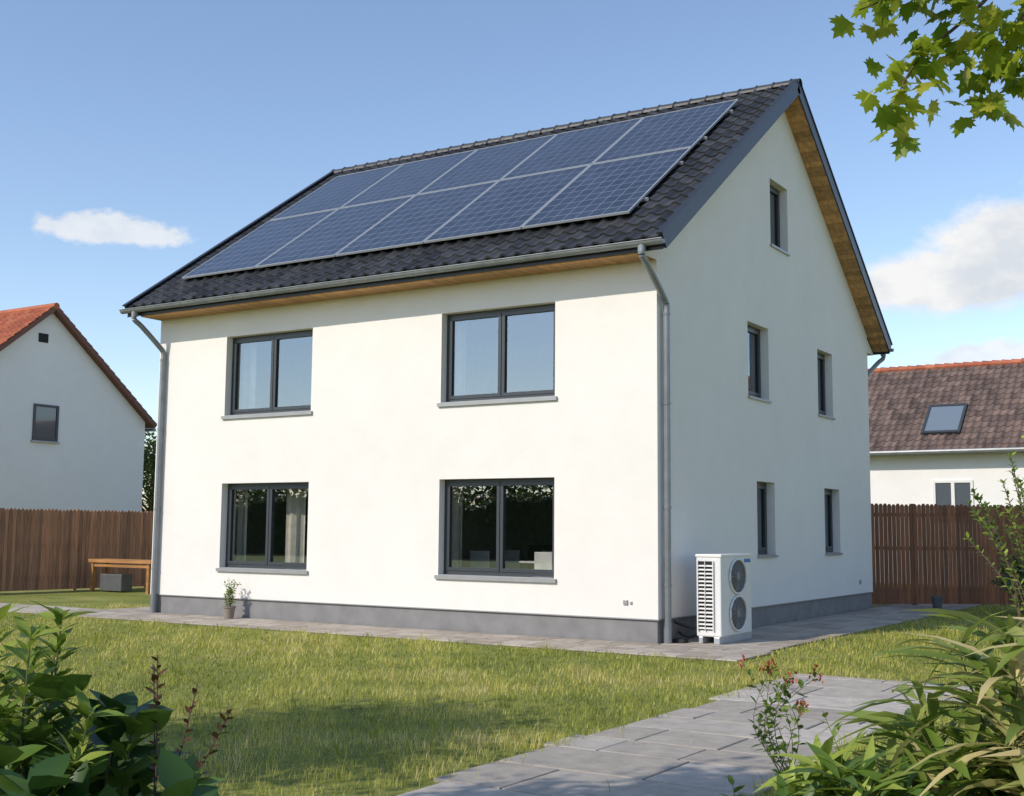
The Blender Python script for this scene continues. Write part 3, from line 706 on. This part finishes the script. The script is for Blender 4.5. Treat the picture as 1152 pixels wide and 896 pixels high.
scatter('tree_crowns',QUADLEAF[0],QUADLEAF[1],pos,frames(unit(n)),rng.uniform(.35,.8,n),M['leaf_tree'],.4+.2*d[:,2]+rng.normal(0,.15,n),dt)
hg=empty('added_hedge'); mb=MB(); nxh=240; HS=1.6; prof=[(-.6,0),(-.75,.8),(-.7,1.7),(-.45,2.15),(.0,2.3),(.45,2.15),(.7,1.7),(.75,.8),(.6,0)]  # unseen hedge, added to keep the bright horizon out of the window reflections
v=[(-85+i*.6,-47+a*(1+.12*math.sin(i*1.3+b_)),HS*b_*(1+.09*math.sin(i*.37)+.05*math.sin(i*.9)+random.uniform(-.03,.03))) for i in range(nxh) for a,b_ in prof]; k=len(prof)
mb.add(v,[(i*k+j,i*k+j+1,(i+1)*k+j+1,(i+1)*k+j) for i in range(nxh-1) for j in range(k-1)])
mb.make('added_hedge_core',[M['hedge']],hg)
n=26000; t=rng.uniform(-85,56,n); a=rng.uniform(0,math.pi,n); P=np.stack([t,-47+.82*np.cos(a),HS*2.3*np.sin(a)**.5*(1+.09*np.sin((t+85)/.6*.37))],1)+rng.normal(0,.1,(n,3))
scatter('added_hedge_leaves',QUADLEAF[0],QUADLEAF[1],P,frames(unit(n)),rng.uniform(.15,.36,n),M['leaf_tree'],rng.random(n),hg)

# maple with hanging branches at upper right
mp=empty('maple_tree'); mb=MB()
mb.tube(smoothpts([(8.64,-10.17,0),(8.6,-10.2,1.8),(8.72,-10.1,3.6),(8.5,-10.3,5.2),(8.4,-10.3,6.6)],4),[.22-.009*i for i in range(17)],10)
twigs=[]
br=[[(8.55,-10.25,4.9),(7.95,-11.5,4.95),(7.55,-11.95,4.62),(7.23,-12.25,4.38),(7.00,-12.42,4.25)],
    [(7.82,-11.7,4.85),(7.49,-12.09,4.3),(7.22,-12.27,4.0),(7.12,-12.36,3.74)],
    [(8.0,-11.4,4.95),(7.75,-11.95,4.4),(7.56,-12.05,4.05),(7.5,-12.05,3.9)],
    [(8.0,-11.4,4.95),(7.95,-11.7,4.5),(7.8,-11.9,3.98)],
    [(8.1,-11.2,5.0),(8.0,-11.6,4.6),(7.68,-11.95,4.25)],
    [(7.55,-11.95,4.62),(7.35,-12.3,4.5),(7.12,-12.5,4.42)]]
for P in br:
    S=smoothpts(P,5); mb.tube(S,[.014*(1-.8*i/(len(S)-1)) for i in range(len(S))],6,cap=False); twigs.append(S)
cl=[]
for i in range(60):
    d=unit(1)[0]; c=Vector((8.6+d[0]*1.8,-10.1+d[1]*1.8,6.2+d[2]*1.35)); 
    P=smoothpts([Vector((8.55,-10.25,random.uniform(4,6))),Vector((8.6,-10.1,6)).lerp(c,.6)+Vector((0,0,.2)),c],3)
    mb.tube(P,[.05*(1-.8*k/(len(P)-1)) for k in range(len(P))],6,cap=False); cl.append(P)
mb.make('trunk_and_limbs',[M['bark']],mp)
pos=[];
for S,dens in [(s,72) for s in twigs]+[(s,16) for s in cl]:
    L=len(S); k0=L//3
    for q in range(dens):
        t=random.uniform(k0,L-1); i=min(int(t),L-2); p=S[i].lerp(S[i+1],t-i)
        pos.append(p+Vector((random.gauss(0,.08),random.gauss(0,.08),random.gauss(-.02,.065))))
pos=np.array([tuple(p) for p in pos]); n=len(pos); d=unit(n); d[:,2]=-abs(d[:,2])*.7-.1
scatter('foliage',MAPLE[0],MAPLE[1],pos,frames(d,roll=rng.uniform(-.9,.9,n)),rng.uniform(.08,.135,n),M['leaf_maple'],rng.uniform(0,1,n),mp)

def shrub(name,stems,leafT_,mat,ls,per,stemr=.006,start=.25,up=.35,parent=None,rn=(.1,.9),smat='stem',whorl=0):
    e=parent or empty(name); mb=MB(); P=[];Dr=[];Sz=[];Rn=[]
    for st in stems:
        S=smoothpts(st,5); L=len(S); mb.tube(S,[stemr*(1-.6*i/(L-1)) for i in range(L)],6,cap=False)
        base=random.uniform(*rn); a=random.uniform(0,6.28)
        for q in range(per):
            t=(start+(1-start)*(q/per)**.8)*(L-1)*.999; i=int(t); p=S[i].lerp(S[i+1],t-i); ax=(S[i+1]-S[i]).normalized()
            a+=2.4; u=ax.cross(Vector((.3,.2,1)) if abs(ax.z)<.9 else Vector((1,0,0))).normalized(); w=ax.cross(u)
            dd=(u*math.cos(a)+w*math.sin(a)).normalized()+ax*(up+.5*q/per)+Vector((0,0,.1)); P.append(tuple(p)); Dr.append(tuple(dd)); Sz.append(ls*random.uniform(.7,1.15)*(1-.35*(q/per)**3)); Rn.append(base+random.gauss(0,.12))
        for q in range(whorl):
            a+=6.28/whorl; ax=(S[-1]-S[-2]).normalized(); u=ax.cross(Vector((.3,1,.2))).normalized(); w=ax.cross(u)
            dd=(u*math.cos(a)+w*math.sin(a))+ax*random.uniform(.3,1.2); P.append(tuple(S[-1])); Dr.append(tuple(dd)); Sz.append(ls*random.uniform(.7,1.05)); Rn.append(base+.2)
    mb.make('stems',[M[smat]],e)
    P=np.array(P);Dr=np.array(Dr); scatter('leaves',leafT_[0],leafT_[1],P,frames(Dr,roll=rng.normal(0,.35,len(P))),np.array(Sz),M[mat],np.array(Rn),e,smooth=True)
    return e
def dome_stems(cx,cy,rad,h,n,hmin=.6,base=.15,bend=.25):
    out=[]
    for i in range(n):
        a=random.uniform(0,6.28); r=rad*math.sqrt(random.random()); z=h*(1-(1-hmin)*(r/rad)**2)*random.uniform(.82,1.0)
        b=Vector((cx+base*math.cos(a)*random.random(),cy+base*math.sin(a)*random.random(),0)); t=Vector((cx+r*math.cos(a),cy+r*math.sin(a),z))
        m1=b.lerp(t,.5)+Vector((0,0,z*bend*.5))-Vector((math.cos(a),math.sin(a),0))*r*bend*.3
        out.append([b,m1,t])
    return out
ls=empty('laurel_shrub')
shrub('x',dome_stems(6.03,-15.97,.40,1.38,42,.88),LEAFR,'leaf_dark',.14,14,.007,.4,.5,parent=ls,whorl=4,rn=(0,1))
ls2=empty('spurge_shrub')
shrub('x',dome_stems(5.88,-16.03,.30,1.68,28,.85,.15),LANCE2,'leaf_light',.10,26,.006,.5,.5,parent=ls2,whorl=8)
tw=empty('berry_twig_shrub')
sts=[[(6.1,-15.85,0),(6.2,-15.8,.9),(6.2+dx,-15.8+dy,z)] for dx,dy,z in ((.0,.0,1.49),(.09,.05,1.42),(.16,.1,1.36),(-.08,.06,1.45))]
shrub('x',sts,LEAF,'twigred',.034,26,.0035,.62,.4,parent=tw,smat='bark')
rd=empty('bamboo_clump')
shrub('x',dome_stems(7.85,-13.25,.64,1.50,60,.6,.3),LANCE,'leaf_reed',.38,12,.006,.35,.45,parent=rd,whorl=4,rn=(-.1,.9))
rh=empty('broadleaf_shrub')
shrub('x',dome_stems(7.5,-13.6,.52,1.12,50,.75,.2),BROAD,'leaf_light',.24,14,.007,.3,.3,parent=rh,whorl=6,rn=(-.2,.9))
fl=empty('red_flowering_plant')
st=[[(5.45+random.uniform(-.08,.1),-9.3+random.uniform(-.1,.1),0),(5.4+random.uniform(-.15,.15),-9.3+random.uniform(-.12,.12),.4),(5.4+random.uniform(-.25,.25),-9.3+random.uniform(-.2,.2),random.uniform(.5,.95))] for i in range(12)]
shrub('x',st,LEAF,'leaf_light',.09,16,.004,.15,.25,parent=fl)
P=np.array([tuple(Vector(s[2])) for s in st for _ in range(12)])+rng.normal(0,.026,(144,3)); scatter('petals',LEAF[0],LEAF[1],P,frames(unit(144)),rng.uniform(.025,.05,144),M['petal'],rng.random(144),fl)
gc=empty('bed_ground_cover'); st=[]
for i in range(110):
    a=random.uniform(0,6.28); r=math.sqrt(random.random()); x=7.6+1.6*r*math.cos(a); y=-11.0+2.6*r*math.sin(a)
    st.append([(x,y,0),(x+random.uniform(-.1,.1),y+random.uniform(-.1,.1),.2),(x+random.uniform(-.2,.2),y+random.uniform(-.2,.2),random.uniform(.25,.75))])
shrub('x',st,LEAF,'leaf_light',.11,13,.004,.2,.3,parent=gc,rn=(-.1,.8))
ms=empty('garden_shrub')
shrub('x',dome_stems(6.2,-2.4,1.1,3.2,46,.5,.25),LEAF,'leaf_light',.10,36,.012,.15,.4,parent=ms,whorl=4,rn=(.0,.9),smat='bark')
for (x,y,r,h,mt) in ((3.6,12.2,.9,1.5,'leaf_dark'),(5.6,12.5,1.1,2.0,'leaf_tree'),(5.0,6.5,.8,1.1,'leaf_light'),(7.5,5,1,1.7,'leaf_dark')):
    e=empty('fence_shrub'); shrub('x',dome_stems(x,y,r,h,40,.5,.3),LEAF,mt,.13,26,.01,.15,.4,parent=e,whorl=3,smat='bark')
def potmesh(parent,px,py,z0,k,mat):
    mb=MB(); n=20; prof=[(.085,.0),(.12,.21),(.135,.215),(.135,.24),(.115,.24),(.11,.21)]
    v=[(px+k*r*math.cos(2*math.pi*i/n),py+k*r*math.sin(2*math.pi*i/n),z0+k*z) for r,z in prof for i in range(n)]
    mb.add(v,[(a*n+i,a*n+(i+1)%n,(a+1)*n+(i+1)%n,(a+1)*n+i) for a in range(len(prof)-1) for i in range(n)]+[tuple(5*n+i for i in range(n))])
    return mb.make('pot',[mat],parent)
pp=empty('potted_plant'); px,py=-9.2,-.32; potmesh(pp,px,py,.03,1,M['pot'])
shrub('x',[[(px,py,.22),(px+random.uniform(-.08,.08),py+random.uniform(-.08,.08),.45),(px+random.uniform(-.22,.22),py+random.uniform(-.15,.15),random.uniform(.55,.82))] for _ in range(12)],LEAF,'leaf_light',.085,15,.004,.2,.4,parent=pp,rn=(.4,1))
gp=empty('garden_pot'); potmesh(gp,1.35,12.7,.03,1.2,M['grille'])

# ------------------------------------------------------------ light & sky
el=math.radians(37); az=math.radians(24)
td=Vector((math.sin(az)*math.cos(el),math.cos(az)*math.cos(el),-math.sin(el)))
sd=bpy.data.lights.new('sun','SUN'); sd.energy=3.7; sd.angle=math.radians(.5); sd.color=(1,.915,.79)
so=bpy.data.objects.new('sun',sd); COL.objects.link(so); so.rotation_euler=td.to_track_quat('-Z','Y').to_euler(); so.location=(-20,-40,40)
w=bpy.data.worlds.new('World'); scn.world=w; w.use_nodes=True; nt=w.node_tree; bg=nt.nodes['Background']; bg.inputs[1].default_value=.15
sky=N(nt,'ShaderNodeTexSky'); sky.sky_type='NISHITA'; sky.sun_disc=False; sky.sun_elevation=el; sky.sun_rotation=math.pi+az; sky.altitude=0; sky.air_density=1.0; sky.dust_density=.3; sky.ozone_density=1.8
gain=N(nt,'ShaderNodeMix',data_type='RGBA',blend_type='MULTIPLY'); gain.inputs[0].default_value=1; gain.inputs[7].default_value=(1.32,1.27,1.27,1); nt.links.new(sky.outputs[0],gain.inputs[6])
tc=N(nt,'ShaderNodeTexCoord'); g=tc.outputs['Generated']
def mth(op,a,b_=None,clamp=False):
    n=N(nt,'ShaderNodeMath',operation=op); n.use_clamp=clamp
    for i,x in enumerate((a,b_)):
        if x is None: continue
        if isinstance(x,(int,float)): n.inputs[i].default_value=x
        else: nt.links.new(x,n.inputs[i])
    return n.outputs[0]
def dot(v):
    n=N(nt,'ShaderNodeVectorMath',operation='DOT_PRODUCT'); nt.links.new(g,n.inputs[0]); n.inputs[1].default_value=v; return n.outputs['Value']
mp_=N(nt,'ShaderNodeMapping'); mp_.inputs['Scale'].default_value=(1,1,1.6); nt.links.new(g,mp_.inputs[0])
def wn(scale,det,rough):
    n=N(nt,'ShaderNodeTexNoise'); n.inputs['Scale'].default_value=scale; n.inputs['Detail'].default_value=det; n.inputs['Roughness'].default_value=rough; nt.links.new(mp_.outputs[0],n.inputs['Vector']); return n.outputs['Fac']
n1=wn(15,5,.58); n2=wn(48,4,.6)
tot=None
for hd,ele,hw,hh,den,am in ((51.3,13.3,.058,.012,.75,1.2),(12.0,11.2,.085,.026,1,.55),(9.6,12.4,.06,.040,1,.55),(5.0,13.4,.085,.052,1,.6),(10.5,7.7,.055,.014,.8,1.2),(75,16,.12,.03,.8,2),(-30,14,.14,.04,.8,2),(262,24,.2,.06,.7,2)):
    a=math.radians(hd); e_=math.radians(ele)
    d0=Vector((-math.sin(a)*math.cos(e_),math.cos(a)*math.cos(e_),math.sin(e_))); r_=Vector((math.cos(a),math.sin(a),0)); u_=r_.cross(d0)
    dd=dot(d0); aa=mth('DIVIDE',dot(r_),mth('MAXIMUM',dd,.01)); bb=mth('DIVIDE',dot(u_),mth('MAXIMUM',dd,.01))
    A=mth('POWER',mth('ABSOLUTE',mth('DIVIDE',aa,hw)),2.0); B=mth('POWER',mth('ABSOLUTE',mth('DIVIDE',bb,hh)),2.0)
    rad=mth('SQRT',mth('ADD',A,B)); base=mth('SUBTRACT',1.1,rad)
    nn=mth('ADD',mth('MULTIPLY',mth('SUBTRACT',n1,.5),am*1.8),mth('MULTIPLY',mth('SUBTRACT',n2,.5),am*.8))
    v_=mth('ADD',base,nn); v_=mth('MULTIPLY',mth('MULTIPLY',v_,2.6),mth('GREATER_THAN',dd,.5),True)
    v_=mth('MULTIPLY',mth('POWER',v_,1.2),den); tot=v_ if tot is None else mth('MAXIMUM',tot,v_)
ccol=N(nt,'ShaderNodeValToRGB'); ccol.color_ramp.elements[0].color=(4.7,5.0,5.4,1); ccol.color_ramp.elements[0].position=.38; ccol.color_ramp.elements[1].color=(6.2,6.2,6.2,1); ccol.color_ramp.elements[1].position=.6; nt.links.new(n1,ccol.inputs[0])
mx=N(nt,'ShaderNodeMix',data_type='RGBA'); nt.links.new(tot,mx.inputs[0]); nt.links.new(gain.outputs[2],mx.inputs[6]); nt.links.new(ccol.outputs[0],mx.inputs[7])
nt.links.new(mx.outputs[2],bg.inputs[0])

# ------------------------------------------------------------ camera
cd=bpy.data.cameras.new('camera'); cd.sensor_width=36; cd.lens=1366.585/1152*36; cd.clip_end=2000; cd.clip_start=.05
co=bpy.data.objects.new('camera',cd); COL.objects.link(co); co.location=CAM
y=math.radians(32.44);p=math.radians(6.246);r=math.radians(.491)
F=Vector((-math.sin(y)*math.cos(p),math.cos(y)*math.cos(p),math.sin(p))); R0=Vector((math.cos(y),math.sin(y),0)); U0=R0.cross(F)
R1=R0*math.cos(r)+U0*math.sin(r); U1=-R0*math.sin(r)+U0*math.cos(r)
co.rotation_euler=Matrix((R1,U1,-F)).transposed().to_euler()
scn.camera=co
